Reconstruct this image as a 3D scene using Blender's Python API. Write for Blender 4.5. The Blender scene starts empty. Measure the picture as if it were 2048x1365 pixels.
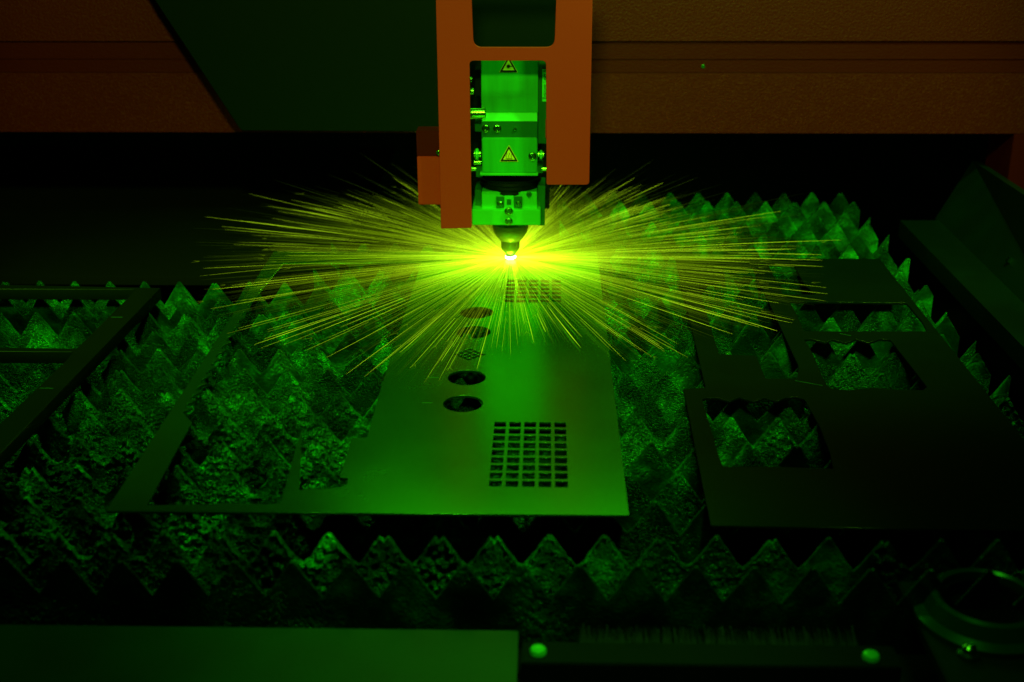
import bpy, bmesh, math, random
import numpy as np
from mathutils import Vector, Matrix, Euler

# ---------------------------------------------------------------- camera, light, exposure
S = bpy.context.scene
F, W0, H0, CH = 2500.0, 2048.0, 1365.0, 0.6
PITCH, YAW, ROLL = math.radians(21.94), math.radians(1.59), math.radians(-0.24)
cam_d = bpy.data.cameras.new('camera'); cam = bpy.data.objects.new('camera', cam_d)
S.collection.objects.link(cam); S.camera = cam
CR = (Matrix.Rotation(YAW, 3, 'Z') @ Matrix.Rotation(math.pi/2 - PITCH, 3, 'X') @ Matrix.Rotation(ROLL, 3, 'Z'))
cam.location = (0, 0, CH); cam.rotation_euler = CR.to_euler()
cam_d.sensor_width = 36; cam_d.lens = F / W0 * 36; cam_d.clip_start = 0.02; cam_d.clip_end = 60
cam_d.dof.use_dof = True; cam_d.dof.focus_distance = 1.60; cam_d.dof.aperture_fstop = 4.8

w = bpy.data.worlds.new('World'); S.world = w; w.use_nodes = True
bg = w.node_tree.nodes['Background']; bg.inputs[0].default_value = (0.004, 0.02, 0.004, 1); bg.inputs[1].default_value = 0.12
S.view_settings.view_transform = 'Standard'; S.view_settings.look = 'None'
S.view_settings.exposure = 0; S.view_settings.gamma = 1
S.cycles.transparent_max_bounces = 64
S.cycles.sample_clamp_indirect = 4

def ray(px, py):
    return CR @ Vector(((px - W0/2) / F, -(py - H0/2) / F, -1.0))
def at(px, py, z=0.0):            # point of the photograph on a level plane
    d = ray(px, py); t = (z - CH) / d.z
    return Vector((0, 0, CH)) + d * t
def aty(px, py, Y):               # point of the photograph on an upright plane
    d = ray(px, py); t = Y / d.y
    return Vector((0, 0, CH)) + d * t
NZ = at(1021, 519, 0.0); YN = NZ.y; XN = NZ.x

def area(name, loc, target, size, power, color, sy=None):
    l = bpy.data.lights.new(name, 'AREA'); l.energy = power; l.color = color; l.size = size
    if sy: l.shape = 'RECTANGLE'; l.size_y = sy
    o = bpy.data.objects.new(name, l); S.collection.objects.link(o); o.location = loc
    o.rotation_euler = (Vector(target) - Vector(loc)).to_track_quat('-Z', 'Y').to_euler()
    return o
def spot(name, loc, target, power, color, angle, blend=0.6, r=0.05):
    l = bpy.data.lights.new(name, 'SPOT'); l.energy = power; l.color = color
    l.spot_size = math.radians(angle); l.spot_blend = blend; l.shadow_soft_size = r
    o = bpy.data.objects.new(name, l); S.collection.objects.link(o); o.location = loc
    o.rotation_euler = (Vector(target) - Vector(loc)).to_track_quat('-Z', 'Y').to_euler()
    return o
LC = (0.40, 1.0, 0.05)
spot('key_lamp', (-0.07, 0.15, 1.30), (XN - 0.04, YN - 0.04, 0.40), 104, LC, 50, 0.4, 0.08)
spot('front_slat_fill', (0.22, 0.70, 1.30), (0.00, 1.0, -0.02), 54, (0.2, 1.0, 0.06), 31, 0.9, 0.05)  # added fill, no fixture; brightens the front slats and panel
area('cabin_lamp', (-0.10, 0.72, 1.95), (-0.1, 1.5, 0), 0.3, 4.5, (0.2, 1.0, 0.05))
area('sheet_sheen_fill', (XN + 0.03, YN + 0.12, 0.72), (XN + 0.02, YN - 0.5, 0.0), 0.62, 1.08, (0.12, 1.0, 0.03), 0.2)  # added light, no real gantry fitting; gives the sheet its broad sheen
spot('rear_slat_fill', (0.72, 1.05, 1.55), (0.34, YN + 0.16, 0), 118, (0.20, 1.0, 0.08), 54, 0.9, 0.06)  # added fill, no fixture; brightens the teeth at right and rear
spot('left_slat_fill', (-0.85, 0.85, 1.50), (-0.46, 1.55, 0), 85, (0.22, 1.0, 0.05), 44, 0.9, 0.04)  # added fill, no fixture; brightens the slats on the left

# ---------------------------------------------------------------- materials
def mat(name, col, rough=0.5, metal=0.0, spec=0.5, bump=None, var=None, glint=None, aniso=0):
    m = bpy.data.materials.new(name); m.use_nodes = True
    nt = m.node_tree; N = nt.nodes; L = nt.links
    b = N['Principled BSDF']; b.inputs['Base Color'].default_value = (*col, 1)
    b.inputs['Roughness'].default_value = rough; b.inputs['Metallic'].default_value = metal
    b.inputs['Specular IOR Level'].default_value = spec
    if aniso: b.inputs['Anisotropic'].default_value = aniso
    tc = N.new('ShaderNodeTexCoord')
    if var:        # (scale, other colour, low, high, stretch)
        mp = N.new('ShaderNodeMapping'); mp.inputs['Scale'].default_value = var[4] if len(var) > 4 else (1, 1, 1)
        n = N.new('ShaderNodeTexNoise'); n.inputs['Scale'].default_value = var[0]; n.inputs['Detail'].default_value = 6
        r = N.new('ShaderNodeValToRGB'); r.color_ramp.elements[0].position = var[2]; r.color_ramp.elements[1].position = var[3]
        r.color_ramp.elements[0].color = (*col, 1); r.color_ramp.elements[1].color = (*var[1], 1)
        L.new(tc.outputs['Object'], mp.inputs['Vector']); L.new(mp.outputs[0], n.inputs['Vector'])
        L.new(n.outputs['Fac'], r.inputs['Fac']); L.new(r.outputs[0], b.inputs['Base Color'])
    if bump:       # list of (kind, scale, distance, stretch)
        prev = None
        for k in bump:
            mp = N.new('ShaderNodeMapping'); mp.inputs['Scale'].default_value = k[3] if len(k) > 3 else (1, 1, 1)
            L.new(tc.outputs['Object'], mp.inputs['Vector'])
            if k[0] == 'noise':
                t = N.new('ShaderNodeTexNoise'); t.inputs['Scale'].default_value = k[1]; t.inputs['Detail'].default_value = 4; out = t.outputs['Fac']
            else:
                t = N.new('ShaderNodeTexVoronoi'); t.inputs['Scale'].default_value = k[1]; t.feature = 'SMOOTH_F1'; out = t.outputs['Distance']
            L.new(mp.outputs[0], t.inputs['Vector'])
            bp = N.new('ShaderNodeBump'); bp.inputs['Strength'].default_value = 1; bp.inputs['Distance'].default_value = k[2]
            if k[0] != 'noise': bp.invert = True
            L.new(out, bp.inputs['Height'])
            if prev: L.new(prev, bp.inputs['Normal'])
            prev = bp.outputs[0]
        L.new(prev, b.inputs['Normal'])
    return m
def sheet_mat(name, dif, glo, rough, fac, streak=(0.3, 1, 1), depth=0.00002):
    m = bpy.data.materials.new(name); m.use_nodes = True
    nt = m.node_tree; N = nt.nodes; L = nt.links
    N.remove(N['Principled BSDF']); out = N['Material Output']
    d = N.new('ShaderNodeBsdfDiffuse'); d.inputs[0].default_value = (*dif, 1)
    g = N.new('ShaderNodeBsdfGlossy'); g.inputs[0].default_value = (*glo, 1); g.inputs['Roughness'].default_value = rough
    mx = N.new('ShaderNodeMixShader'); mx.inputs[0].default_value = fac
    tc = N.new('ShaderNodeTexCoord'); mp = N.new('ShaderNodeMapping'); mp.inputs['Scale'].default_value = streak
    n = N.new('ShaderNodeTexNoise'); n.inputs['Scale'].default_value = 900; n.inputs['Detail'].default_value = 3
    bp = N.new('ShaderNodeBump'); bp.inputs['Distance'].default_value = depth; bp.inputs['Strength'].default_value = 0.6
    L.new(tc.outputs['Object'], mp.inputs[0]); L.new(mp.outputs[0], n.inputs['Vector']); L.new(n.outputs['Fac'], bp.inputs['Height'])
    L.new(bp.outputs[0], d.inputs['Normal']); L.new(bp.outputs[0], g.inputs['Normal'])
    n2 = N.new('ShaderNodeTexNoise'); n2.inputs['Scale'].default_value = 9; n2.inputs['Detail'].default_value = 6
    r = N.new('ShaderNodeMapRange'); r.inputs[1].default_value = 0.3; r.inputs[2].default_value = 0.7
    r.inputs[3].default_value = rough * 0.88; r.inputs[4].default_value = rough * 1.12
    L.new(tc.outputs['Object'], n2.inputs['Vector']); L.new(n2.outputs['Fac'], r.inputs[0]); L.new(r.outputs[0], g.inputs['Roughness'])
    n3 = N.new('ShaderNodeTexNoise'); n3.inputs['Scale'].default_value = 14; n3.inputs['Detail'].default_value = 8
    r3 = N.new('ShaderNodeMapRange'); r3.inputs[1].default_value = 0.3; r3.inputs[2].default_value = 0.7
    r3.inputs[3].default_value = 0.9; r3.inputs[4].default_value = 1.1
    hs = N.new('ShaderNodeHueSaturation'); hs.inputs['Color'].default_value = (*dif, 1)
    L.new(tc.outputs['Object'], n3.inputs['Vector']); L.new(n3.outputs['Fac'], r3.inputs[0]); L.new(r3.outputs[0], hs.inputs['Value'])
    L.new(hs.outputs[0], d.inputs[0])
    L.new(d.outputs[0], mx.inputs[1]); L.new(g.outputs[0], mx.inputs[2]); L.new(mx.outputs[0], out.inputs['Surface'])
    return m

M = {}  # green light is also put into steel, aluminium and sticker base colours
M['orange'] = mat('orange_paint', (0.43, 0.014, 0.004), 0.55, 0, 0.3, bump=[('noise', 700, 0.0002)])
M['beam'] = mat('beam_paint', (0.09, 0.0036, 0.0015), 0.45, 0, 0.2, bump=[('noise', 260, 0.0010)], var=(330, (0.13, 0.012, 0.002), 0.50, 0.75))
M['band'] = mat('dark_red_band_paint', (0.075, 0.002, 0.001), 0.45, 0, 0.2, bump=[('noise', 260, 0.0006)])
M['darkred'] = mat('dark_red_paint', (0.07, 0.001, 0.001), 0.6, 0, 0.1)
M['cover'] = mat('dark_cover_paint', (0.001, 0.0045, 0.002), 0.5, 0, 0.12, bump=[('noise', 500, 0.0002)])
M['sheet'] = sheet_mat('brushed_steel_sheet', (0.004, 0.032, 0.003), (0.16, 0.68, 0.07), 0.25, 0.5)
M['dsheet'] = sheet_mat('dark_steel_sheet', (0.003, 0.009, 0.002), (0.09, 0.07, 0.02), 0.22, 0.3)  # darker diffuse and gloss colours than the cut sheet
M['frame'] = sheet_mat('oiled_steel_frame', (0.006, 0.010, 0.002), (0.10, 0.11, 0.03), 0.3, 0.4)
M['alu'] = mat('anodised_aluminium', (0.015, 0.42, 0.02), 0.42, 0.25, 0.5, bump=[('noise', 900, 0.00008, (0.2, 1, 1))], var=(30, (0.012, 0.34, 0.016), 0.35, 0.65, (3, 1, 0.3)))
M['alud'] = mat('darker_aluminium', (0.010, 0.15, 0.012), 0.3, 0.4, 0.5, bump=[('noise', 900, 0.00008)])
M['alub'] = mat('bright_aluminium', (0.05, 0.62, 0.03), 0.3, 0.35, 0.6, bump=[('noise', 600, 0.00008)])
M['chrome'] = mat('polished_steel', (0.16, 0.45, 0.06), 0.22, 1.0, 0.6)
M['nozzle'] = mat('nozzle_metal', (0.13, 0.18, 0.05), 0.40, 0.9, 0.6, bump=[('noise', 400, 0.0001)])
M['black'] = mat('black_rubber', (0.002, 0.005, 0.003), 0.6, 0, 0.08)
M['void'] = mat('matt_black', (0.003, 0.006, 0.003), 0.8, 0, 0.1)  # even near-black for floor and back wall
M['ringm'] = mat('worn_flange_metal', (0.004, 0.12, 0.012), 0.24, 0.6, 0.4)
M['ringp'] = mat('dark_flange_plate', (0.002, 0.016, 0.005), 0.5, 0.1, 0.3)
M['tray'] = mat('dark_brown_paint', (0.004, 0.003, 0.001), 0.5, 0, 0.3)
M['wall'] = mat('dark_green_wall_paint', (0.0012, 0.006, 0.002), 0.45, 0, 0.2, var=(8, (0.0015, 0.009, 0.003), 0.4, 0.6))
M['yellow'] = mat('warning_yellow', (0.66, 0.62, 0.02), 0.45, 0, 0.4)
M['ink'] = mat('black_ink', (0.004, 0.006, 0.004), 0.5, 0, 0.3)
M['paper'] = mat('green_tinted_sticker', (0.05, 0.80, 0.07), 0.5, 0, 0.3)
M['panel'] = mat('front_panel_metal', (0.005, 0.055, 0.005), 0.5, 0.2, 0.4, bump=[('noise', 300, 0.0002)], var=(10, (0.006, 0.04, 0.005), 0.35, 0.65))
M['bristle'] = mat('dark_bristle', (0.002, 0.008, 0.003), 0.6, 0, 0.2)
M['scribe'] = mat('scribed_bright_metal', (0.02, 0.14, 0.01), 0.5, 0.2, 0.4)
def slag_mat(dark=False):
    m = bpy.data.materials.new('slag_crusted_steel'); m.use_nodes = True
    nt = m.node_tree; N = nt.nodes; L = nt.links; b = N['Principled BSDF']
    tc = N.new('ShaderNodeTexCoord'); at_ = N.new('ShaderNodeAttribute'); at_.attribute_name = 'slag'
    n = N.new('ShaderNodeTexNoise'); n.inputs['Scale'].default_value = 22; n.inputs['Detail'].default_value = 9; n.inputs['Roughness'].default_value = 0.68
    r = N.new('ShaderNodeValToRGB'); e = r.color_ramp.elements
    e[0].position = 0.33; e[0].color = (0.003, 0.018, 0.003, 1); e[1].position = 0.68; e[1].color = (0.014, 0.42, 0.018, 1)
    k = r.color_ramp.elements.new(0.5); k.color = (0.008, 0.10, 0.008, 1)
    L.new(tc.outputs['Object'], n.inputs['Vector']); L.new(n.outputs['Fac'], r.inputs['Fac']); at2 = N.new('ShaderNodeAttribute'); at2.attribute_name = 'tone'
    vm = N.new('ShaderNodeVectorMath'); vm.operation = 'SCALE'; L.new(r.outputs[0], vm.inputs[0]); L.new(at2.outputs['Fac'], vm.inputs['Scale'])
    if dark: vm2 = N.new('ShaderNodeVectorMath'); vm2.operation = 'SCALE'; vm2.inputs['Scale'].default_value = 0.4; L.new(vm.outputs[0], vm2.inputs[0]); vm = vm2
    L.new(vm.outputs[0], b.inputs['Base Color'])
    v = N.new('ShaderNodeTexVoronoi'); v.inputs['Scale'].default_value = 640
    v2 = N.new('ShaderNodeTexNoise'); v2.inputs['Scale'].default_value = 260; v2.inputs['Detail'].default_value = 5
    mu = N.new('ShaderNodeMath'); mu.operation = 'MULTIPLY_ADD'; mu.inputs[1].default_value = 0.0040; mu.inputs[2].default_value = 0.0006
    L.new(at_.outputs['Fac'], mu.inputs[0])
    L.new(tc.outputs['Object'], v.inputs['Vector']); L.new(tc.outputs['Object'], v2.inputs['Vector'])
    b1 = N.new('ShaderNodeBump'); b1.invert = True; L.new(v.outputs['Distance'], b1.inputs['Height']); L.new(mu.outputs[0], b1.inputs['Distance'])
    b2 = N.new('ShaderNodeBump'); L.new(v2.outputs['Fac'], b2.inputs['Height']); L.new(mu.outputs[0], b2.inputs['Distance']); L.new(b1.outputs[0], b2.inputs['Normal'])
    L.new(b2.outputs[0], b.inputs['Normal'])
    b.inputs['Roughness'].default_value = 0.34; b.inputs['Metallic'].default_value = 0.55; b.inputs['Specular IOR Level'].default_value = 0.8; b.inputs['Specular Tint'].default_value = (0.15, 1, 0.15, 1)
    return m
M['slag'] = slag_mat(); M['slag_shaded'] = slag_mat(True)  # second one is a dark copy: front slat's shade put into the colour
def spark_mat():
    m = bpy.data.materials.new('glowing_spark'); m.use_nodes = True
    nt = m.node_tree; N = nt.nodes; L = nt.links; out = N['Material Output']; N.remove(N['Principled BSDF'])
    a = N.new('ShaderNodeAttribute'); a.attribute_name = 'glow_level'
    r = N.new('ShaderNodeValToRGB'); e = r.color_ramp.elements
    e[0].position = 0; e[0].color = (0.20, 0.48, 0.0, 1); e[1].position = 1; e[1].color = (0.46, 0.80, 0.012, 1)
    k = r.color_ramp.elements.new(0.45); k.color = (0.36, 0.66, 0.002, 1)
    em = N.new('ShaderNodeEmission'); mu = N.new('ShaderNodeMath'); mu.operation = 'MULTIPLY'; mu.inputs[1].default_value = 0.175
    L.new(a.outputs['Fac'], r.inputs['Fac']); L.new(r.outputs[0], em.inputs['Color']); L.new(a.outputs['Fac'], mu.inputs[0]); L.new(mu.outputs[0], em.inputs['Strength'])
    tr = N.new('ShaderNodeBsdfTransparent'); ad = N.new('ShaderNodeAddShader')
    L.new(tr.outputs[0], ad.inputs[0]); L.new(em.outputs[0], ad.inputs[1]); L.new(ad.outputs[0], out.inputs['Surface'])
    m.cycles.emission_sampling = 'NONE'
    return m
M['spark'] = spark_mat()
def glow_mat(name, col, st):
    m = bpy.data.materials.new(name); m.use_nodes = True
    N = m.node_tree.nodes; N.remove(N['Principled BSDF']); em = N.new('ShaderNodeEmission')
    em.inputs[0].default_value = (*col, 1); em.inputs[1].default_value = st
    m.node_tree.links.new(em.outputs[0], N['Material Output'].inputs['Surface']); return m
M['plasma'] = glow_mat('white_hot_plasma', (1.0, 1.0, 0.55), 14)

# ---------------------------------------------------------------- helpers
COL = S.collection
def link(name, me, m, parent=None, smooth=False):
    o = bpy.data.objects.new(name, me); COL.objects.link(o)
    if m and not me.materials: me.materials.append(m)
    if parent: o.parent = parent
    if smooth:
        for p in me.polygons: p.use_smooth = True
    return o
def tag(o, label=None, cat=None, group=None, kind=None):
    if label: o['label'] = label
    if cat: o['category'] = cat
    if group: o['group'] = group
    if kind: o['kind'] = kind
    return o
def empty(name, label, cat, group=None):
    o = bpy.data.objects.new(name, None); COL.objects.link(o); return tag(o, label, cat, group)
def bm_obj(name, bm, m, parent=None, smooth=False):
    me = bpy.data.meshes.new(name); bm.normal_update(); bm.to_mesh(me); bm.free(); return link(name, me, m, parent, smooth)
def box(name, p0, p1, m, parent=None, bev=0.0008):
    bm = bmesh.new(); bmesh.ops.create_cube(bm, size=1)
    p0, p1 = Vector(p0), Vector(p1); c = (p0 + p1) / 2; s = p1 - p0
    for v in bm.verts: v.co = Vector((c.x + v.co.x * s.x, c.y + v.co.y * s.y, c.z + v.co.z * s.z))
    bmesh.ops.recalc_face_normals(bm, faces=bm.faces)
    if bev: bmesh.ops.bevel(bm, geom=bm.edges[:], offset=bev, segments=2, affect='EDGES')
    return bm_obj(name, bm, m, parent)
def pbox(name, x0, y0, x1, y1, Y, depth, m, parent=None, bev=0.0008):   # front face at the upright plane Y
    a = aty((x0 + x1) / 2, y0, Y); b = aty((x0 + x1) / 2, y1, Y)
    l = aty(x0, (y0 + y1) / 2, Y).x; r = aty(x1, (y0 + y1) / 2, Y).x
    return box(name, (l, Y, b.z), (r, Y + depth, a.z), m, parent, bev)
def flat(name, outer, holes, thick, m, parent=None, bev=0.0003, place=None):
    """plate cut from a 2-D outline with openings; place maps (a, b, depth) into the scene"""
    cu = bpy.data.curves.new(name, 'CURVE'); cu.dimensions = '2D'; cu.fill_mode = 'BOTH'
    cu.extrude = max(thick / 2 - bev, 1e-5); cu.bevel_depth = bev; cu.bevel_resolution = 1; cu.resolution_u = 1
    if bev: cu.offset = -bev
    for loop in [outer] + list(holes):
        s = cu.splines.new('POLY'); s.points.add(len(loop) - 1); s.use_cyclic_u = True
        for p, q in zip(s.points, loop): p.co = (q[0], q[1], 0, 1)
    tmp = bpy.data.objects.new('tmp', cu); COL.objects.link(tmp)
    me = bpy.data.meshes.new_from_object(tmp, depsgraph=bpy.context.evaluated_depsgraph_get())
    bpy.data.objects.remove(tmp); bpy.data.curves.remove(cu)
    me.name = name
    for v in me.vertices: v.co = place(v.co.x, v.co.y, v.co.z)
    me.update(); me.materials.clear()
    return link(name, me, m, parent)
def rounded(pts, r, n=5):
    out = []; k = len(pts)
    for i in range(k):
        p = Vector(pts[i][:2]); a = Vector(pts[i-1][:2]); b = Vector(pts[(i+1) % k][:2])
        rr = pts[i][2] if len(pts[i]) > 2 else r
        if rr <= 0: out.append(tuple(p)); continue
        da = (a - p); db = (b - p); q = min(rr, da.length * .45, db.length * .45)
        s = p + da.normalized() * q; e = p + db.normalized() * q
        for j in range(n + 1):
            t = j / n; out.append(tuple(s * (1-t)**2 + p * 2 * t * (1-t) + e * t * t))
    return out
def level(pts, z=0.0):
    return [tuple(at(p[0], p[1], z)[:2]) for p in pts]
def lathe(name, prof, c, m, parent=None, n=40, axis='Z'):
    bm = bmesh.new(); rings = []
    for r, z in prof:
        ring = []
        for i in range(n):
            a = 2 * math.pi * i / n
            if axis == 'Z': co = (c[0] + r * math.cos(a), c[1] + r * math.sin(a), c[2] + z)
            elif axis == 'Y': co = (c[0] + r * math.cos(a), c[1] + z, c[2] + r * math.sin(a))
            else: co = (c[0] + z, c[1] + r * math.cos(a), c[2] + r * math.sin(a))
            ring.append(bm.verts.new(co))
        rings.append(ring)
    for a, b in zip(rings, rings[1:]):
        for i in range(n): bm.faces.new((a[i], a[(i+1) % n], b[(i+1) % n], b[i]))
    for ring in (rings[0], rings[-1]):
        if prof[rings.index(ring)][0] > 1e-6: bm.faces.new(ring)
    bmesh.ops.remove_doubles(bm, verts=bm.verts, dist=1e-6)
    bmesh.ops.recalc_face_normals(bm, faces=bm.faces)
    o = bm_obj(name, bm, m, parent)
    for p in o.data.polygons: p.use_smooth = len(p.vertices) <= 4
    try: o.data.set_sharp_from_angle(angle=math.radians(32))
    except Exception: pass
    return o
def screw(name, px, py, Y, r, m, parent, h=0.0035, sock=True):
    c = aty(px, py, Y)
    o = lathe(name, [(r * 1.15, 0.0), (r * 1.15, -h * .3), (r, -h * .35), (r, -h * .85), (r * .85, -h), (r * .5, -h), (r * .45, -h * .4), (0, -h * .4)] if sock
              else [(r, 0), (r, -h * .6), (r * .7, -h * .9), (0, -h)], c, m, parent, 20, 'Y')
    return o
rng = random.Random(7)

# numpy value noise
_g = np.random.RandomState(3).rand(256, 256)
def vnoise(x, y):
    xi = np.floor(x).astype(int); yi = np.floor(y).astype(int); fx = x - xi; fy = y - yi
    fx = fx * fx * (3 - 2 * fx); fy = fy * fy * (3 - 2 * fy)
    a = _g[xi % 256, yi % 256]; b = _g[(xi+1) % 256, yi % 256]; c = _g[xi % 256, (yi+1) % 256]; d = _g[(xi+1) % 256, (yi+1) % 256]
    return (a * (1-fx) + b * fx) * (1-fy) + (c * (1-fx) + d * fx) * fy
def worley(x, y):
    xi = np.floor(x).astype(int); yi = np.floor(y).astype(int); best = np.full(x.shape, 9.0)
    for dx in (-1, 0, 1):
        for dy in (-1, 0, 1):
            a = xi + dx; b = yi + dy
            px = a + _g[a % 256, b % 256]; py = b + _g[(b + 71) % 256, (a + 13) % 256]
            best = np.minimum(best, (px - x) ** 2 + (py - y) ** 2)
    return np.clip(np.sqrt(best), 0, 1)
def fbm(x, y, o=4):
    s = 0; a = 0.5
    for i in range(o): s = s + a * vnoise(x * 2**i + 17.3 * i, y * 2**i + 9.1 * i); a *= 0.5
    return s

# ---------------------------------------------------------------- setting
box('floor', (-2.2, 0.2, -0.72), (2.2, 4.4, -0.70), M['void'], bev=0)['kind'] = 'structure'
box('back_wall', (-2.2, 3.6, -0.70), (2.2, 3.65, 1.9), M['void'], bev=0)['kind'] = 'structure'
ZL = -0.03
# ledge on the right of the bed and the cabin wall beyond it
la, lb, lc, ld = at(1800, 441, ZL), at(1878, 441, ZL), at(2150, 708, ZL), at(2150, 800, ZL)
bm = bmesh.new()
for dz in (0, -0.03):
    vs = [bm.verts.new((p.x, p.y, ZL + dz)) for p in (la, lb, lc, ld)]
    if dz == 0: t0 = vs
    else: t1 = vs
bm.faces.new(t0); bm.faces.new(t1[::-1])
for i in range(4): bm.faces.new((t0[i], t1[i], t1[(i+1) % 4], t0[(i+1) % 4]))
bmesh.ops.recalc_face_normals(bm, faces=bm.faces)
tag(bm_obj('bed_ledge', bm, M['wall']), 'dark green flat ledge running along the right side of the cutting bed', 'ledge')

# ---------------------------------------------------------------- support slats
PITCHX, TH = 0.052, 0.040
zc_rows = [1.119] + [1.1675 + 0.0598 * k for k in range(20)]
cp, sp_ = math.cos(PITCH), math.sin(PITCH)
def row_y(zc):       # distance on the bed at which the camera depth is zc
    return (zc - CH * sp_) / cp
known = {0: 1160, 1: 988, 5: 1464, 8: 1707, 10: 1664, 12: 357, 20: 1341}
XR = at(2013, 750, 0).x + 0.012; XL = -0.98
ordn = ['nearest the camera', 'second from the front', 'third from the front', 'fourth from the front', 'fifth from the front',
        'sixth from the front', 'seventh from the front', 'eighth from the front', 'ninth from the front', 'tenth from the front',
        'eleventh from the front', 'tenth from the back', 'ninth from the back', 'eighth from the back', 'seventh from the back',
        'sixth from the back', 'fifth from the back', 'fourth from the back', 'third from the back', 'second from the back', 'furthest at the back']
def slat(i, zc):
    Y = row_y(zc)
    XL = max(-0.98, -0.44 * zc - 0.17) if i <= 12 else (-0.30 if i <= 15 else 0.06)
    if i in known:
        p = None
        for py in range(380, 1130):        # picture row of this slat's tips
            q = at(known[i], py, -0.002)
            if q.y <= Y: p = q; break
        ph = p.x
    else:
        ph = (0.026 if i % 2 else 0.0) + 0.3 * 0.01 * i
    n_per = 52 if i < 8 else (36 if i < 13 else 20)
    nz = 66 if i < 8 else (44 if i < 13 else 24)
    k0 = int(math.floor((XL - ph) / PITCHX)); k1 = int(math.ceil((XR - ph) / PITCHX))
    nx = (k1 - k0) * n_per + 1
    xs = ph + PITCHX * (k0 + np.arange(nx) / n_per)
    xs = xs[xs <= XR + 1e-6]; nx = len(xs)
    u = (xs - ph) / PITCHX; kk = np.round(u); tri = np.abs(u - kk) * 2          # 0 at tip, 1 at valley
    left = np.clip((0.10 - xs) / 0.35, 0, 1); near = np.clip((1.75 - zc) / 0.45, 0, 1)
    heavy = np.clip(0.34 + 0.62 * left * near + 0.35 * near * fbm(xs * 5 + i * 3.1, xs * 0 + i, 2) + (0.15 if i in (1, 5) else 0), 0, 1.1)
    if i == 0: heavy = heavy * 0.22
    tipj = (np.random.RandomState(i * 7 + 5).rand(600))[(kk - k0).astype(int) % 600]
    hz = -0.003 - TH * tri
    blunt = 0.003 + 0.009 * (tipj > .55) * heavy
    hz = np.minimum(hz, -0.003 - blunt * (1 - tri) * np.clip(1 - tri * 3, 0, 1))
    fill = 0.012 * heavy * fbm(xs * 22 + i, xs * 0 + 2.2 * i, 2)
    hz = np.where(tri > 0.75, hz + fill * (tri - 0.75) * 4, hz)
    hz = hz + heavy * (fbm(xs * 300 + i * 9, xs * 0 + i, 3) - 0.47) * 0.0055 * np.clip(fbm(xs * 14 + i, xs * 0 + 3 * i, 2) * 2.2, 0.2, 1.3)
    hz = np.minimum(hz, -0.0025)
    zb = np.full(nx, -0.095 if i < 2 else -0.080)
    t = np.linspace(0, 1, nz) ** 0.8
    Z = zb[None, :] + (hz - zb)[None, :] * t[:, None]; X = np.repeat(xs[None, :], nz, 0)
    lump = fbm(X * 45 + i * 5.7, Z * 45 + i * 3.3, 3); lump2 = fbm(X * 190 + i * 2.7, Z * 190 + i * 1.3, 3)
    mask = np.clip((fbm(X * 11 + i * 4.1, Z * 11 + i, 3) - 0.36 + 0.3 * (heavy[None, :] - 0.45)) * 7, 0, 1)
    cell = worley(X * 430 + i * 3.7, Z * 430 + i * 1.9); cell2 = worley(X * 120 + i * 2.1, Z * 120 + i * 5.3)
    blob = np.clip(fbm(X * 9 + i * 6.1, Z * 9 + i * 2.2, 2) - 0.42, 0, 1) * 6
    D = mask * heavy[None, :] * (0.0008 + 0.0025 * np.clip(lump - 0.3, 0, 1) + 0.0008 * (1 - cell) + 0.0045 * np.clip(fbm(X * 230 + i * 1.7, Z * 230 + i, 3) - .36, 0, 1) + 0.0035 * np.clip(blob, 0, 1) * np.sqrt(np.clip(1 - (cell2 * 2.1) ** 2, 0, 1)))
    if i == 1: heavy = heavy * np.clip(1 - (xs - 0.03) / 0.09, 0.22, 1)
    beads = np.sqrt(np.clip(1 - (worley(X * 300 + i * 2.9, Z * 300 + i) * 1.6) ** 2, 0, 1))
    patch = np.clip((fbm(X * 24 + i * 8.3, Z * 15 + i * 5.9, 3) - 0.47) * 9, 0, 1) * np.clip(heavy[None, :] * 1.5, 0.1, 1) * np.ones_like(X)
    rimm = np.clip(1 - (hz[None, :] - Z) / 0.005, 0, 1) * np.clip((fbm(X * 45 + i * 8, Z * 45, 2) - .3) * 5, 0, 1) * np.clip(heavy[None, :] * 1.4, 0, 1)
    D = D + 0.0018 * beads * np.maximum(patch, rimm)
    D = np.clip(D, 0, 0.014)
    bend = 0.0025 * (vnoise(xs * 3 + i, xs * 0 + i) - .5)
    X = X + mask * heavy[None, :] * (fbm(Z * 160 + i, X * 160, 2) - .37) * 0.0018
    Yv = Y - D + bend[None, :]
    co = np.stack([X, Yv, Z], -1).reshape(-1, 3)
    back = np.stack([np.stack([xs, np.full(nx, Y + 0.003) + bend, zb], -1), np.stack([xs, np.full(nx, Y + 0.003) + bend, hz], -1)], 0).reshape(-1, 3)
    co = np.concatenate([co, back]); base = nz * nx
    a = (np.arange(nz-1)[:, None] * nx + np.arange(nx-1)[None, :]).ravel()
    f1 = np.stack([a, a+1, a+1+nx, a+nx], -1)
    b = np.arange(nx-1)
    f2 = np.stack([base + nx + b, base + nx + b + 1, base + b + 1, base + b], -1)
    top = (nz-1) * nx
    f3 = np.stack([top + b, top + b + 1, base + nx + b + 1, base + nx + b], -1)
    fs = np.concatenate([f1, f2, f3])
    me = bpy.data.meshes.new('support_slat'); me.from_pydata(co.tolist(), [], fs.tolist())
    at_ = me.attributes.new('slag', 'FLOAT', 'POINT')
    sm_ = np.clip(vnoise(X / PITCHX * 0.9 + i * 7.7, Z * 22 + i * 3.1) * 1.9 - 0.45, 0, 1)
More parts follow.
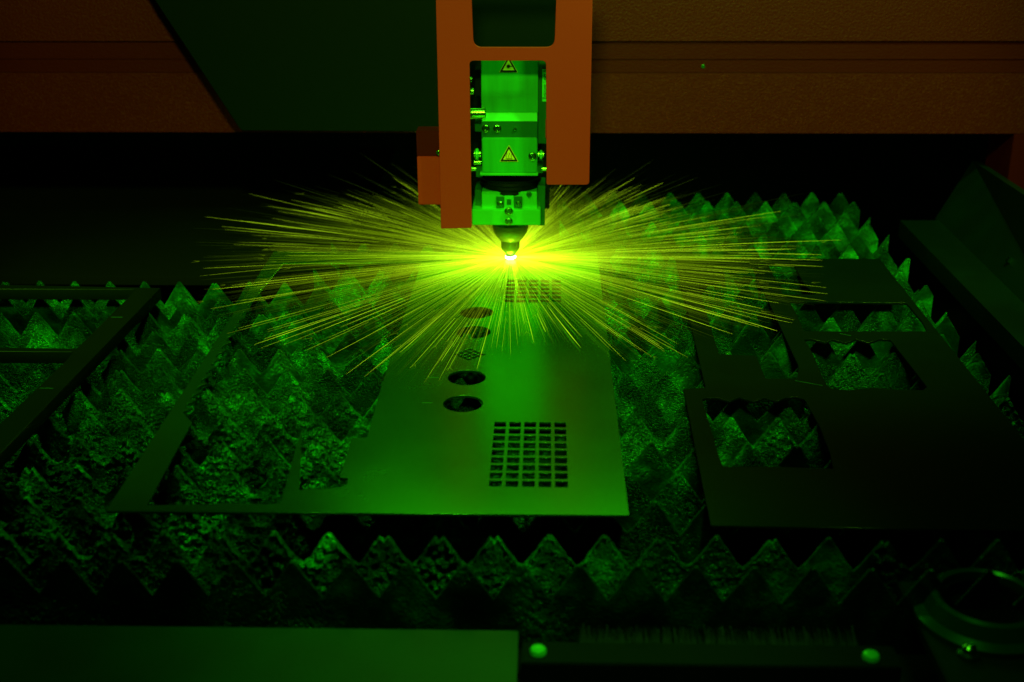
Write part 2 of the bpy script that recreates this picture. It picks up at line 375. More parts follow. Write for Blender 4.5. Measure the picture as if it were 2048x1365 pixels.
    tone = ({1: 0.6 * np.clip(1 - (xs[None, :] - 0.05) / 0.12, 0.35, 1), 5: 0.75, 12: 0.4}.get(i, 0.20)) + (0.75 if zc > 1.78 else 0.38) * sm_ + (2.3 if i < 6 else 1.6) * patch * (0.4 + 0.6 * beads)  # chosen rows and the rear ones are coloured lighter to look lit
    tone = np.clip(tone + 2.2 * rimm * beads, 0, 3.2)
    a2 = me.attributes.new('tone', 'FLOAT', 'POINT'); a2.data.foreach_set('value', np.concatenate([tone.ravel(), np.ones(2 * nx)]).astype(np.float32))
    sv = np.concatenate([(mask * heavy[None, :]).ravel(), np.zeros(2 * nx)]).astype(np.float32)
    at_.data.foreach_set('value', sv)
    me.polygons.foreach_set('use_smooth', np.ones(len(fs), dtype=bool)); me.update()
    try: me.set_sharp_from_angle(angle=math.radians(55))
    except Exception: pass
    o = link('support_slat', me, M['slag_shaded'] if i == 0 else M['slag'])
    kind = 'slag-crusted' if 1 <= i <= 12 else ('clean-faced' if i == 0 else 'lightly crusted')
    tag(o, 'saw-toothed %s steel support slat, %s' % (kind, ordn[i]), 'slat', 'toothed slats carrying the sheets')
for i, zc in enumerate(zc_rows): slat(i, zc)

# ---------------------------------------------------------------- steel sheets on the slats
def mp_level(zt, th):
    return lambda a, b, c: Vector((a, b, zt - th / 2 + c))
T = 0.003
ms = empty('cut_sheet', 'bright green-lit steel sheet being cut under the nozzle, with round holes and square grids', 'metal sheet')
outer = level([(548, 503), (1194, 505), (1258.5, 1031), (212, 1022)])
serr = []
for k in range(13):      # ragged, serrated inner edge of the left strip
    t = k / 12; x = 364 + (487 - 364) * t; y = 824 + (623 - 824) * t
    serr += [(x + 1, y), (x + 21 - 7 * t, y - 8 + 2 * t), (x + 6, y - 9)]
cut = [(842, 527), (769, 754), (734, 875), (704, 877), (679, 955), (696, 957), (694, 969), (681, 975), (640, 978), (620, 977), (598, 981), (601, 920), (604, 856), (597, 880),
       (566, 990), (561, 1006), (540, 1009), (470, 1007), (380, 1010), (294, 1011), (383, 845)] + serr + [(497, 612), (566, 527)]
holes = [level(cut)]
circ = []
for cx_, cy_ in ((926, 807.5), (933.5, 755.5), (946.5, 664.5), (953, 625.5)):
    c = at(cx_, cy_); holes.append([(c.x + 0.0228 * math.cos(a * math.pi / 24), c.y + 0.0228 * math.sin(a * math.pi / 24)) for a in range(48)]); circ.append(c)
def grid(px, py, rows, skip=()):
    c0 = at(px, py)          # near-left corner
    pw, ph_ = 0.01655, 0.0197
    w_, h_ = 0.0117, 0.0132
    for j in range(rows):
        for i in range(5):
            if (i, j) in skip: continue
            x = c0.x + i * pw; y = c0.y + j * ph_
            holes.append([(x, y), (x + w_, y), (x + w_, y + h_), (x, y + h_)])
ga, gb = at(978, 973), at(988, 844.5)
GP = (gb.y - ga.y) / 8.66
def grid2(px, py, rows, n0=0):
    c0 = at(px, py); w_, h_ = 0.0127, GP * 0.745
    for j in range(rows):
        for i in range(5):
            x = c0.x - .0005 + i * 0.01655; y = c0.y - .0006 + j * GP
            holes.append([(x, y), (x + w_, y), (x + w_, y + h_), (x, y + h_)])
grid2(978.5, 973, 9)
grid2(1010, 605, 6)
dc = at(939.5, 709); s = 0.0300 / 4
for a in range(4):
    for b in range(4):
        cx_, cy_ = (a - 1.5) * s, (b - 1.5) * s; q = s * 0.435
        loop = []
        for ux, uy in ((-q, -q), (q, -q), (q, q), (-q, q)):
            x, y = cx_ + ux, cy_ + uy; r = math.sqrt(.5)
            loop.append((dc.x + (x - y) * r, dc.y + (x + y) * r))
        holes.append(loop)
flat('plate', outer, holes, T, M['sheet'], ms, 0.00015, mp_level(0, T))
for (x0, y0, x1, y1) in ((855, 755, 876, 756), (844, 806, 865, 807)):
    a, b = at(x0, y0), at(x1, y1); box('scribed_line', (a.x, a.y - .0004, -0.0002), (b.x, a.y + .0004, 0.0002), M['scribe'], ms, 0)

def z6(x, y): return (1200 + x / 2.415, 360 + y / 2.415)
def z2(x, y): return (1300 + x / 2.738, 700 + y / 2.738)
rs = empty('dark_sheet', 'dark steel sheet at the right with scalloped and slotted openings', 'metal sheet')
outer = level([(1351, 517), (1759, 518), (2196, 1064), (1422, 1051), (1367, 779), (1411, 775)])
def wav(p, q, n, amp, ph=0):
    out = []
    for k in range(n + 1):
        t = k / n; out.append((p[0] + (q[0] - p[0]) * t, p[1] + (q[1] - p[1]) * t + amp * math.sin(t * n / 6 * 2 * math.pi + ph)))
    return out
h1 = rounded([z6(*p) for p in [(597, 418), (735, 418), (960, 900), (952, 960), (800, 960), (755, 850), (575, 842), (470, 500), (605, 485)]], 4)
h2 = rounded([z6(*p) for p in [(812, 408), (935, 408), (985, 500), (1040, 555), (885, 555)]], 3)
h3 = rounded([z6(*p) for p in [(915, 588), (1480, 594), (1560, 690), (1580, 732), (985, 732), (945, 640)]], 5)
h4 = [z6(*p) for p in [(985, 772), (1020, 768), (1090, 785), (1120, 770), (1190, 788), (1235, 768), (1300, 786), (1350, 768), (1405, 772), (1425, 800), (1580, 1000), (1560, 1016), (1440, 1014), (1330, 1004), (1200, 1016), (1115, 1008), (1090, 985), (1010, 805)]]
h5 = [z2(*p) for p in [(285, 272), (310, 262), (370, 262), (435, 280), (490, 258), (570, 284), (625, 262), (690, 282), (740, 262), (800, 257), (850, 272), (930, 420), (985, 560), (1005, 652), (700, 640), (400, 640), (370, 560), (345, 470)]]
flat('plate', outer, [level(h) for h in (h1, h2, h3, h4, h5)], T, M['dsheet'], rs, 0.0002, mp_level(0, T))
for (a, b) in (((1680, 668), (1702, 672)), ((1590, 762), (1645, 772))):
    a, b = at(*a), at(*b); bm = bmesh.new()
    vs = [bm.verts.new(v) for v in ((a.x, a.y, .0003), (b.x, b.y, .0003), (b.x, b.y + .0006, .0003), (a.x, a.y + .0006, .0003))]
    f = bm.faces.new(vs); r = bmesh.ops.extrude_face_region(bm, geom=[f]); bmesh.ops.translate(bm, verts=[v for v in r['geom'] if isinstance(v, bmesh.types.BMVert)], vec=(0, 0, -.0006))
    bm_obj('scribed_line', bm, M['scribe'], rs)

def z7(x, y): return (x / 2.576, 520 + y / 2.576)
ZF = 0.014
lf = empty('slotted_frame', 'thick dark steel frame with long slots lying on the slats at the left', 'frame')
outer = level([z7(*p) for p in [(-260, 122), (827, 145), (0, 998), (-260, 1268)]], ZF)
fh = [rounded([z7(*p) for p in [(-200, 150), (700, 152), (655, 200), (395, 458), (-200, 448)]], 5), rounded([z7(*p) for p in [(-200, 470), (378, 474), (345, 515), (0, 845), (-200, 1030)]], 5)]
flat('frame_plate', outer, [level(h, ZF) for h in fh], 0.016, M['frame'], lf, 0.0006, mp_level(ZF, 0.016))
for (x0, y0, x1) in ((572, 296, 632), (205, 662, 275)):
    a, b = at(*z7(x0, y0), ZF), at(*z7(x1, y0), ZF); box('scribed_line', (a.x, a.y - .0004, ZF - .0002), (b.x, a.y + .0004, ZF + .0003), M['scribe'], lf, 0)

# ---------------------------------------------------------------- gantry behind the head
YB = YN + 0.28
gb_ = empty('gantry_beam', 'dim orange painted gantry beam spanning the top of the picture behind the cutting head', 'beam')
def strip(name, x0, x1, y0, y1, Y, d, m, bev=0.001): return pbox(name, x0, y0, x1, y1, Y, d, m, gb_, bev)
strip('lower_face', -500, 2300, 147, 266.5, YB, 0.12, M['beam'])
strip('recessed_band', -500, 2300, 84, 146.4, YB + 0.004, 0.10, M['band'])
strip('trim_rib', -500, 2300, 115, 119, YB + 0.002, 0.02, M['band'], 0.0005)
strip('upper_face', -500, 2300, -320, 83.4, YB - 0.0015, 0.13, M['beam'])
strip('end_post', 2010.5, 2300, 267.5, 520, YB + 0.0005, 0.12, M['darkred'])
c = aty(1406, 133, YB + 0.004); lathe('bolt', [(0.0032, 0.0), (0.0032, -0.0015), (0.0022, -0.002), (0.002, -0.0005), (0, -0.0005)], c, M['alud'], gb_, 20, 'Y')
# dark cover hanging on the left behind the slats
YC = at(200, 553, -0.045).y
tag(box('tray_cover', (-2.0, YC, -0.06), (-0.34, YC + 0.9, -0.045), M['tray']), 'almost black flat tray cover behind the slats at the left', 'cover')

# right cabin wall: a slanting side plate
wr = empty('cabin_side_wall', 'dark green sloping side wall of the cabin at the right edge with a small bright bolt', 'wall')
bm = bmesh.new()
p0 = aty(1945, 322, la.y + .05); p1 = at(1880, 441, ZL - .002); p2 = at(2160, 715, ZL - .002); p3 = aty(2180, 478, p2.y + .05)
p1b = at(1870, 438, ZL - .002)
vs = [bm.verts.new(v) for v in (p0, p1b, p2, p3)]; f = bm.faces.new(vs)
r = bmesh.ops.extrude_face_region(bm, geom=[f]); bmesh.ops.translate(bm, verts=[v for v in r['geom'] if isinstance(v, bmesh.types.BMVert)], vec=(0.02, 0.01, -0.005))
bmesh.ops.recalc_face_normals(bm, faces=bm.faces)
bm_obj('wall_panel', bm, M['wall'], wr)
nrm = (p2 - p1b).cross(p0 - p1b).normalized()
if nrm.x > 0: nrm = -nrm
d = ray(2021, 523); t = (p1b - Vector((0, 0, CH))).dot(nrm) / d.dot(nrm); c = Vector((0, 0, CH)) + d * t
bm = bmesh.new(); bmesh.ops.create_cone(bm, segments=6, radius1=.006, radius2=.0045, depth=.006, cap_ends=True)
for v in bm.verts: v.co = c + nrm * .003 + nrm.to_track_quat('Z', 'Y') @ v.co
bm_obj('bolt', bm, M['chrome'], wr)

# ---------------------------------------------------------------- cutting head
hd = empty('laser_cutting_head', 'green-lit laser cutting head behind an orange guard frame, nozzle down on the sheet', 'cutting head')
YG = YN - 0.085
def up(Y, th):
    return lambda a, b, c: Vector((a, Y + th / 2 + c, b))
def vert(pts, Y):
    return [(aty(p[0], p[1], Y).x, aty(p[0], p[1], Y).z) + tuple(p[2:]) for p in pts]
def mm(pts): return rounded(pts, 0)
G_out = rounded(vert([(868, -170, 0), (882, 458, .002), (943.5, 456.5, .002), (939, 122, .006), (1092, 122, .006), (1093, 370, .003), (1178.5, 370, .005), (1188, -170, 0)], YG), 0)
G_in = rounded(vert([(938, -140, .012), (947, 95, .012), (1109, 95, .012), (1117, -140, .012)], YG), 0)
flat('guard_frame', G_out, [G_in], 0.005, M['orange'], hd, 0.0006, up(YG, 0.005))
# side bracket, dark upper part and orange flap
pbox('bracket_arm', 833, 262, 884, 313.5, YG + 0.03, 0.03, M['darkred'], hd)
pbox('bracket_flap', 835.5, 314, 889, 410, YG + 0.024, 0.005, M['orange'], hd, 0.001)
screw('bracket_screw', 877, 306, YG + 0.023, 0.003, M['chrome'], hd)
# dark carriage cover
YV = YN + 0.21
C_out = rounded(vert([(212, -170, 0), (309, 0, 0), (482, 262, .004), (882, 264, 0), (1150, 264, 0), (1150, -170, 0)], YV), 0)
flat('carriage_cover', C_out, [], 0.012, M['cover'], hd, 0.001, up(YV, 0.012))
# head body
Y1 = YN - 0.040
pbox('rear_mount', 938, 100, 1100, 418, YN + 0.035, 0.03, M['black'], hd)
pbox('upper_housing', 962.5, 112, 1076, 226, Y1, 0.07, M['alu'], hd)
pbox('side_panel', 1076.5, 112, 1100, 288, Y1 + 0.012, 0.05, M['alud'], hd)
# sloped bright bevel
a = aty(964, 225.5, Y1 + .0005); b = aty(1074.5, 225.5, Y1 + .0005)
a2 = aty(964, 243, Y1 - .009); b2 = aty(1074.5, 243, Y1 - .009)
bm = bmesh.new()
q = [bm.verts.new(v) for v in (a, b, b2, a2)]; r_ = [bm.verts.new((v.x, Y1 + .06, v.z)) for v in (a, b, b2, a2)]
bm.faces.new(q)
for i in range(4): bm.faces.new((q[i], r_[i], r_[(i+1) % 4], q[(i+1) % 4]))
bm.faces.new(r_[::-1]); bmesh.ops.recalc_face_normals(bm, faces=bm.faces)
bm_obj('sloped_shoulder', bm, M['alub'], hd)
pbox('screw_band', 963, 243.5, 1075, 277, Y1 - .0085, 0.06, M['alud'], hd, .0005)
screw('socket_screw', 971.5, 257, Y1 - .0087, 0.0050, M['chrome'], hd)
screw('socket_screw', 994.5, 257, Y1 - .0087, 0.0050, M['chrome'], hd)
screw('pin', 1030, 258.5, Y1 - .0087, 0.0026, M['chrome'], hd, sock=False)
Y2 = Y1 - .012
pbox('lens_drawer', 964, 276.5, 1074.5, 346.5, Y2, 0.065, M['alu'], hd, 0.0015)
pbox('drawer_lip', 960, 346.8, 1076, 352, Y2 - .003, 0.066, M['alub'], hd, .0006)
screw('drawer_screw', 1065, 313, Y2 - .0002, 0.0052, M['chrome'], hd)
# stickers
def tri(cx_, cy_, wpx, hpx, Y, k, m, name, parent, off):
    top = (cx_, cy_ - hpx * .62 * k); l = (cx_ - wpx / 2 * k, cy_ + hpx * .38 * k); r = (cx_ + wpx / 2 * k, cy_ + hpx * .38 * k)
    return flat(name, rounded(vert([top, l, r], Y), 0.0012 * k, 3), [], 0.0003, m, parent, 0, up(Y - off, 0.0003))
def sticker(cx_, cy_, Y, kind):
    s_ = tri(cx_, cy_, 38, 33.5, Y, 1.0, M['yellow'], 'warning_sticker', hd, 0.0005)
    tri(cx_, cy_, 38, 33.5, Y, 0.93, M['ink'], 'black_border', s_, 0.0009)
    tri(cx_, cy_ + .3, 38, 33.5, Y, 0.62, M['yellow'], 'yellow_field', s_, 0.0013)
    bm = bmesh.new(); z0 = Y - 0.0017
    def quad(pts):
        f = bm.faces.new([bm.verts.new(aty(p[0], p[1], z0)) for p in pts])
    if kind == 'hot':
        for k in (-5, 0, 5):      # three wavy heat lines over a bar
            prev = None
            for j in range(9):
                y = cy_ - 5.2 + j * 1.25; x = cx_ + k + 1.1 * math.sin(j * .85)
                if prev: quad([(prev[0] - .55, prev[1]), (prev[0] + .55, prev[1]), (x + .55, y), (x - .55, y)])
                prev = (x, y)
        quad([(cx_ - 7, cy_ + 6.2), (cx_ + 7, cy_ + 6.2), (cx_ + 7, cy_ + 7.4), (cx_ - 7, cy_ + 7.4)])
    else:                          # starburst with rays
        cc = (cx_, cy_ + .5); n = 24
        bm.faces.new([bm.verts.new(aty(cc[0] + 3.3 * math.cos(a * 2 * math.pi / 16), cc[1] + 3.3 * math.sin(a * 2 * math.pi / 16), z0)) for a in range(16)])
        for a in range(n):
            t = a * 2 * math.pi / n; R_ = 6.5 if a % 2 else 5
            quad([(cc[0] + 3 * math.cos(t - .06), cc[1] + 3 * math.sin(t - .06)), (cc[0] + R_ * math.cos(t - .02), cc[1] + R_ * math.sin(t - .02)),
                  (cc[0] + R_ * math.cos(t + .02), cc[1] + R_ * math.sin(t + .02)), (cc[0] + 3 * math.cos(t + .06), cc[1] + 3 * math.sin(t + .06))])
        quad([(cc[0], cc[1] - .5), (cc[0] + 10, cc[1] - .5), (cc[0] + 10, cc[1] + .5), (cc[0], cc[1] + .5)])
    bmesh.ops.recalc_face_normals(bm, faces=bm.faces)
    bm_obj('symbol', bm, M['ink'], s_)
sticker(1018, 311, Y2, 'hot')
sticker(1017, 132.5, Y1, 'laser')
# name label on the side panel, reading upwards
YS = Y1 + 0.0115
lab = pbox('name_label', 1084.5, 139, 1098, 203.5, YS - .0008, 0.0009, M['paper'], hd, 0)
tcu = bpy.data.curves.new('txt', 'FONT'); tcu.body = 'Bystronic Laser AG'; tcu.size = 0.0082; tcu.space_character = 1.0
to = bpy.data.objects.new('txt', tcu); COL.objects.link(to)
tm = bpy.data.meshes.new_from_object(to, depsgraph=bpy.context.evaluated_depsgraph_get()); bpy.data.objects.remove(to)
org = aty(1092.5, 199, YS - .0011)
xs_ = [v.co.x for v in tm.vertices]; Ls = (aty(1092, 141, YS).z - org.z) * 1.12 / max(xs_)
for v in tm.vertices: v.co = Vector((org.x - v.co.y * 0.95, YS - .0011, org.z + v.co.x * Ls))
tm.materials.clear(); link('lettering', tm, M['ink'], lab)
pbox('red_tag', 1091, 240, 1098, 276, YS - .003, .003, M['orange'], hd, 0)
# fittings on both sides
def rod(name, px0, px1, py, Y, r, m):
    a = aty(px0, py, Y); b = aty(px1, py, Y)
    lathe(name, [(0, 0), (r * .8, 0), (r, r * .2), (r, b.x - a.x - r * .2), (r * .8, b.x - a.x), (0, b.x - a.x)], a, m, hd, 24, 'X')
rod('gas_fitting', 936, 972, 227, Y1 - .004, 0.0085, M['chrome'])
rod('hose_stub', 936, 949, 183, Y1 + .01, 0.005, M['chrome'])
rod('hose_stub', 936, 945, 160, Y1 + .01, 0.004, M['chrome'])
pbox('valve_block', 950, 140, 962, 192, Y1 + .012, .03, M['black'], hd)
pbox('valve_foot', 950, 246, 963, 264, Y1 + .008, .03, M['alud'], hd)
rod('pipe_fitting', 947, 963, 308, Y1 - .004, 0.005, M['chrome'])
rod('pipe_collar', 950, 958, 309, Y1 - .005, 0.0085, M['alub'])
rod('pipe_fitting', 947, 963, 325, Y1 - .004, 0.004, M['chrome'])
rod('clamp_pin', 938, 953, 338, Y1 - .004, 0.0032, M['chrome'])
rod('pipe_fitting', 1075, 1089, 309, Y1 - .002, 0.0042, M['chrome'])
rod('pipe_collar', 1079, 1085, 310, Y1 - .002, 0.007, M['alub'])
rod('clamp_pin', 1083, 1100, 338, Y1 - .004, 0.0032, M['chrome'])
pbox('side_lug', 952, 333, 966, 355, Y1 - .004, .04, M['alud'], hd)
pbox('side_lug', 1073, 333, 1086, 347, Y1 - .004, .04, M['alud'], hd)
# black bellows ring
c = aty(1017, 366, YN); rr = (aty(1080, 366, YN).x - aty(954, 366, YN).x) / 2
zt = aty(1017, 350, YN).z; zb = aty(1017, 384, YN).z
prof = [(0, zt - c.z)]
for k in range(9):
    z = (zt - c.z) + (zb - zt) * k / 8; prof.append((rr * (0.97 if k % 2 else 1.0) * (1 - .10 * (k / 8) ** 2), z))
prof.append((0, zb - c.z))
lathe('bellows', prof, (XN + .0, YN + .004, c.z), M['black'], hd, 48)
Y3 = YN - .038
pbox('sensor_housing', 963.5, 384, 1074, 420, Y3, .07, M['alub'], hd, .001)
pbox('housing_side', 950, 380, 962.5, 420, Y3 + .01, .05, M['alud'], hd)
pbox('housing_side', 1075, 372, 1090, 452, Y3 + .008, .05, M['alud'], hd)
pbox('base_block', 944, 420, 1081, 451, Y3 - .012, .085, M['alub'], hd, .001)
screw('socket_screw', 1058, 389, Y3 - .0002, 0.0036, M['alud'], hd)
pbox('clamp_pad', 992.5, 394, 1008, 419, Y3 - .003, .004, M['alud'], hd, .0004)
pbox('clamp_pad', 1028, 394, 1044.5, 419, Y3 - .003, .004, M['alud'], hd, .0004)
screw('socket_screw', 1000, 408, Y3 - .0032, 0.0038, M['chrome'], hd); screw('socket_screw', 1037, 408, Y3 - .0032, 0.0038, M['chrome'], hd)
pbox('clamp_bar', 1009, 393, 1027, 420, Y3 - .006, .007, M['alub'], hd, .0004)
pbox('clamp_bar', 1009, 420, 1027, 451, Y3 - .0155, .004, M['alub'], hd, .0004)
screw('socket_screw', 1017.5, 423, Y3 - .0157, 0.0054, M['chrome'], hd); screw('socket_screw', 1017.5, 443, Y3 - .0157, 0.0050, M['chrome'], hd)
pbox('clamp_window', 1013.5, 399, 1022.5, 410, Y3 - .0063, .001, M['alud'], hd, 0)
# nozzle: holder, tip and the hot spot
def rad(x0, x1, y): return (aty(x1, y, YN).x - aty(x0, y, YN).x) / 2
def zz(y): return aty(1021, y, YN).z
H_ = [(0.001, zz(447)), (rad(986, 1058, 450), zz(447)), (rad(986, 1058, 450), zz(455)), (rad(987, 1057, 458) * .985, zz(456)), (rad(988, 1056, 462), zz(463)), (rad(994, 1050, 472), zz(472)), (rad(1001, 1043, 478), zz(480)), (.001, zz(480))]
lathe('nozzle_holder', [(r, z) for r, z in H_], (XN, YN, 0), M['nozzle'], hd, 48)
H_ = [(0.001, zz(479.5)), (rad(1003, 1041, 482), zz(480)), (rad(1003, 1041, 482), zz(495)), (rad(1005, 1039, 498), zz(499)), (rad(1011, 1032, 507), zz(507)), (rad(1011, 1031, 510), zz(507.5)), (rad(1012, 1031, 512), zz(512)), (.002, zz(512.5))]
lathe('nozzle_tip', [(r, z) for r, z in H_], (XN, YN, 0), M['nozzle'], hd, 40)

pl = bmesh.new(); bmesh.ops.create_icosphere(pl, subdivisions=3, radius=1)
for v in pl.verts:
    k = 1 + 0.12 * math.sin(v.co.x * 7 + 1) * math.cos(v.co.y * 5)
    v.co = Vector((XN + v.co.x * .0075 * k, YN + v.co.y * .0075 * k, .0042 + v.co.z * (.006 if v.co.z > 0 else .004) * k))
tag(bm_obj('cutting_spark_core', pl, M['plasma'], None, True), 'white-hot spot of molten metal directly under the nozzle tip', 'hot spot')
pt = bpy.data.lights.new('arc_light', 'POINT'); pt.energy = 0.6; pt.color = (0.72, 1.0, 0.02); pt.shadow_soft_size = 0.01
po = bpy.data.objects.new('arc_light', pt); COL.objects.link(po); po.location = (XN, YN - .004, 0.009)

# ---------------------------------------------------------------- sparks
def spark_path(az, el, r0, r1, curve):
    pts = []; n = 5
    for k in range(n + 1):
        r = r0 + (r1 - r0) * k / n
        z = 0.004 + r * math.sin(el) - 0.10 * r * r * (1 if curve > 0 else .3)
        z = max(z, 0.0015 + 0.002 * abs(curve))
        aa = az + curve * 0.02 * (r / .4)
        pts.append(Vector((XN + r * math.cos(aa), YN + r * math.sin(aa), z)))
    return pts
def spark_mesh(paths):
    vs, fs, heat = [], [], []
    for pts, wd, h0, h1 in paths:
        b = len(vs); n = len(pts)
        for k, p in enumerate(pts):
            t = (pts[min(k+1, n-1)] - pts[max(k-1, 0)]).normalized()
            s1 = t.cross(Vector((0, 0, 1))).normalized(); s2 = t.cross(s1)
            ww = wd * (0.25 if k in (n - 1,) else (1.0 if k < n - 2 else 0.9))
            u = k / (n - 1)
            for q in range(3):
                a = q * 2.0944; vs.append(p + (s1 * math.cos(a) + s2 * math.sin(a)) * ww)
                heat.append(h0 + (h1 - h0) * u)
        for k in range(n - 1):
            for q in range(3):
                fs.append((b + k*3 + q, b + k*3 + (q+1) % 3, b + (k+1)*3 + (q+1) % 3, b + (k+1)*3 + q))
    me = bpy.data.meshes.new('spark'); me.from_pydata([tuple(v) for v in vs], [], fs)
    a = me.attributes.new('glow_level', 'FLOAT', 'POINT'); a.data.foreach_set('value', np.array(heat, dtype=np.float32))
    return me
def reach(az):      # how far the shower reaches on each side
    d = math.degrees(az) % 360        # 0 right, 90 away from the camera, 180 left, 270 towards the camera
    tab = [(0, .46), (18, .42), (40, .37), (60, .42), (90, .30), (120, .38), (150, .46), (180, .47), (224, .47), (245, .48), (257, .52), (263, .44), (270, .38), (284, .36), (291, .46), (312, .44), (330, .47), (360, .47)]
    for (a, b), (c_, d_) in zip(tab, tab[1:]):
        if a <= d <= c_: return b + (d_ - b) * (d - a) / (c_ - a)
    return .4
R = random.Random(11)
def dirlab(az):
    d = math.degrees(az) % 360
    if d < 45 or d >= 315: return 'long thin yellow-green spark streaking to the right of the nozzle'
    if d < 135: return 'long thin yellow-green spark streaking away behind the nozzle'
    if d < 225: return 'long thin yellow-green spark streaking to the left of the nozzle'
    return 'long thin yellow-green spark streaking from the nozzle towards the viewer'
def new_az():
    f = R.uniform(0, 2 * math.pi); g = R.uniform(.45, 1.0)      # spray is denser ahead of and behind the cut than along the gantry
    return math.atan2(math.sin(f) / g, math.cos(f))
clust = [new_az() for _ in range(80)]
def pick():
    if R.random() < .45: return R.choice(clust) + R.gauss(0, .035)
    return new_az()
for k in range(285):
    az = pick(); rm = reach(az); r1 = rm * R.uniform(.72, 1.04); r0 = r1 * R.choice((R.uniform(.3, .6), R.uniform(.55, .85)))
    el = math.radians(R.uniform(.5, 8) if math.sin(az) > -.3 else R.uniform(0.0, 1.8))
    me = spark_mesh([(spark_path(az, el, r0, r1, R.uniform(-1, 1)), R.uniform(.00013, .00025), R.uniform(.8, 2.0), R.uniform(1.5, 5))])
    tag(link('spark', me, M['spark']), dirlab(az), 'spark', 'sparks spraying from the cut')
paths = []
for k in range(11500):
    az = pick(); rm = reach(az)
    r1 = rm * min(1.0, R.random() ** 1.25 * 0.98 + .05); r0 = max(.006, r1 * R.choice((R.uniform(0, .5), R.uniform(.5, .9))))
    el = math.radians(abs(R.gauss(2, 4)) + .5) if math.sin(az) > -.3 else math.radians(abs(R.gauss(0, 2.2)))
    if k % 3 == 0: r1 = R.uniform(.03, .24); r0 = R.uniform(.004, .02); el = math.radians(abs(R.gauss(0, 4))) if math.sin(az) < 0 else math.radians(R.uniform(0, 15))
    h = max(0.15, min(1.2, 1.2 - 2.6 * r0)) * (0.7 if math.cos(az) > .5 and math.sin(az) > 0 else 1) * (1.0 if math.sin(az) < .15 else .8); h1 = max(.12, .8 - 1.7 * r1) * R.choice((.3, .5, .8, 1.4, 2.4))
    paths.append((spark_path(az, el, r0, r1, R.uniform(-1, 1)), R.uniform(.00010, .00023), h * R.uniform(.6, 1.1), h1))
    if R.random() < .03:   # bursting fork at the tip
        p = paths[-1][0][-1]
        for s_ in (-1, 1):
            a2 = az + s_ * R.uniform(.2, .6); q = p + Vector((math.cos(a2), math.sin(a2), 0)) * R.uniform(.006, .018)
            paths.append(([p, (p + q) / 2, q], .0003, .6, .4))
tag(link('spark_shower', spark_mesh(paths), M['spark']), 'dense flat fan of short yellow-green sparks round the nozzle', 'sparks', kind='stuff')

# glowing smoke round the cut: real scattering volume lit by the arc
sm = bmesh.new(); bmesh.ops.create_icosphere(sm, subdivisions=4, radius=1)
for v in sm.verts:
    v.co = Vector((XN + v.co.x * .17, YN + .03 + v.co.y * .16, 0.031 + v.co.z * .030))
so = bm_obj('cutting_smoke', sm, None, None, True)
mv = bpy.data.materials.new('thin_smoke'); mv.use_nodes = True; N = mv.node_tree.nodes; N.remove(N['Principled BSDF'])
pv = N.new('ShaderNodeVolumePrincipled'); pv.inputs['Density'].default_value = 0.20; pv.inputs['Color'].default_value = (0.75, 0.9, 0.3, 1)
mv.node_tree.links.new(pv.outputs[0], N['Material Output'].inputs['Volume'])
so.data.materials.append(mv); tag(so, 'thin smoke glowing yellow-green round the cut', 'smoke', kind='stuff')

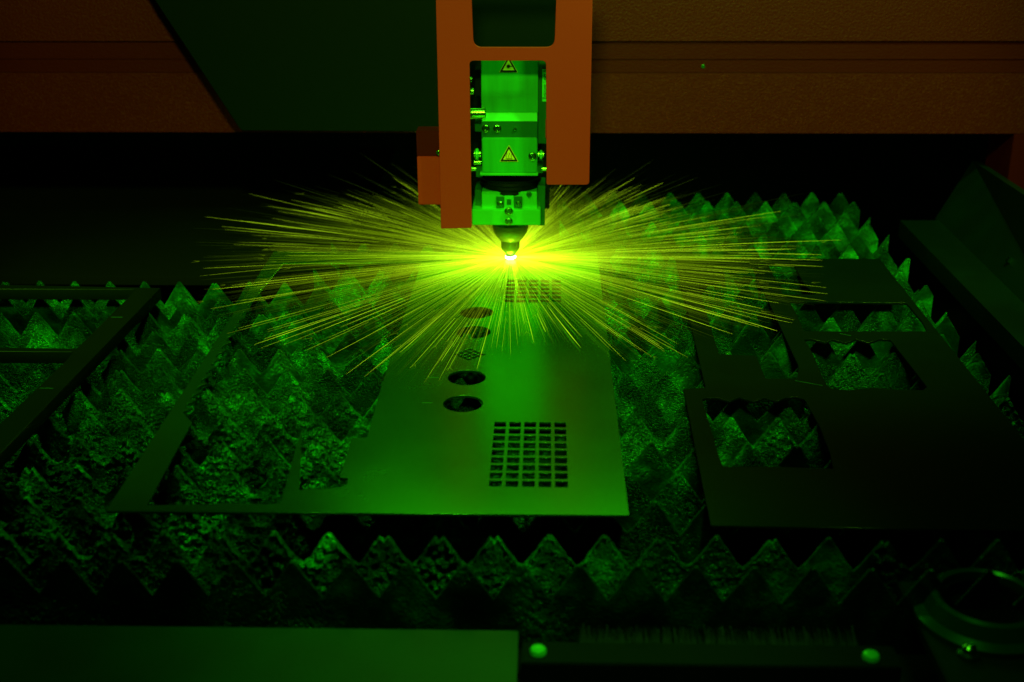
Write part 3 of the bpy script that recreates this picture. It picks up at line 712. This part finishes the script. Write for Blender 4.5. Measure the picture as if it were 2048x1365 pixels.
# ---------------------------------------------------------------- foreground
ZP = -0.045
fp = empty('front_panel', 'flat green-lit metal panel along the bottom left edge in front of the slats', 'panel')
a = at(1037, 1261, ZP); yb_ = a.y
box('panel_plate', (-0.75, 0.35, ZP - .004), (a.x, yb_, ZP), M['panel'], fp, .0008)
fs_ = empty('brush_strip', 'black brush strip with two round screw heads along the bottom right', 'brush strip')
ZS = ZP - 0.006
c0 = at(1043, 1326, ZS); c1 = at(1043, 1282, ZS); xr = at(1790, 1300, ZS).x
box('holder_bar', (c0.x, c0.y, ZS - .02), (xr, c1.y, ZS), M['black'], fs_, .0012)
for px, py in ((1076, 1299), (1742, 1310)):
    c = at(px, py, ZS + .003)
    lathe('screw_head', [(.0075, -.004), (.0075, -.001), (.0062, .0012), (.003, .0022), (0, .0024)], c, M['alub'], fs_, 28)
bm = bmesh.new()
for k in range(900):
    x = R.uniform(c0.x + .05, xr - .03); y0 = c1.y + R.uniform(-.002, .003); L_ = R.uniform(.016, .024)
    q = [(x - .0003, y0, ZS - .002), (x + .0003, y0, ZS - .002), (x + .0003 + R.uniform(-.001, .001), y0 + L_, ZS + R.uniform(-.006, .003)), (x - .0003, y0 + L_, ZS + R.uniform(-.006, .003))]
    bm.faces.new([bm.verts.new(v) for v in q])
tag(bm_obj('bristles', bm, M['bristle'], fs_), kind='stuff')
# pipe flange at the lower right
pf = empty('pipe_flange', 'round metal pipe flange on a dark plate in the lower right corner', 'flange')
ZR = 0.0
q = [at(1772, 1118, ZR - .05), at(2150, 1122, ZR - .05), at(2250, 1420, ZR - .05), at(1925, 1420, ZR - .05)]
bm = bmesh.new(); t0 = [bm.verts.new(v) for v in q]; t1 = [bm.verts.new(v - Vector((0, 0, .012))) for v in q]
bm.faces.new(t0); bm.faces.new(t1[::-1])
for i in range(4): bm.faces.new((t0[i], t1[i], t1[(i+1) % 4], t0[(i+1) % 4]))
bmesh.ops.recalc_face_normals(bm, faces=bm.faces); bmesh.ops.bevel(bm, geom=bm.edges[:], offset=.0015, segments=2, affect='EDGES')
bm_obj('base_plate', bm, M['ringp'], pf)
c = at(1968, 1236, ZR - .05)
lathe('ring', [(.044, 0), (.062, 0), (.062, .006), (.054, .010), (.048, .022), (.044, .024), (.041, .022), (.040, .004), (.040, 0)], c, M['ringm'], pf, 64)
lathe('bore', [(.0395, .001), (.0395, .016), (.036, .016), (.034, .004), (0, .003)], c, M['black'], pf, 48)
c = at(1937, 1313, ZR - .05); lathe('wing_bolt', [(.010, 0), (.010, .004), (.006, .005), (.006, .010), (.003, .012), (0, .012)], c, M['chrome'], pf, 8)
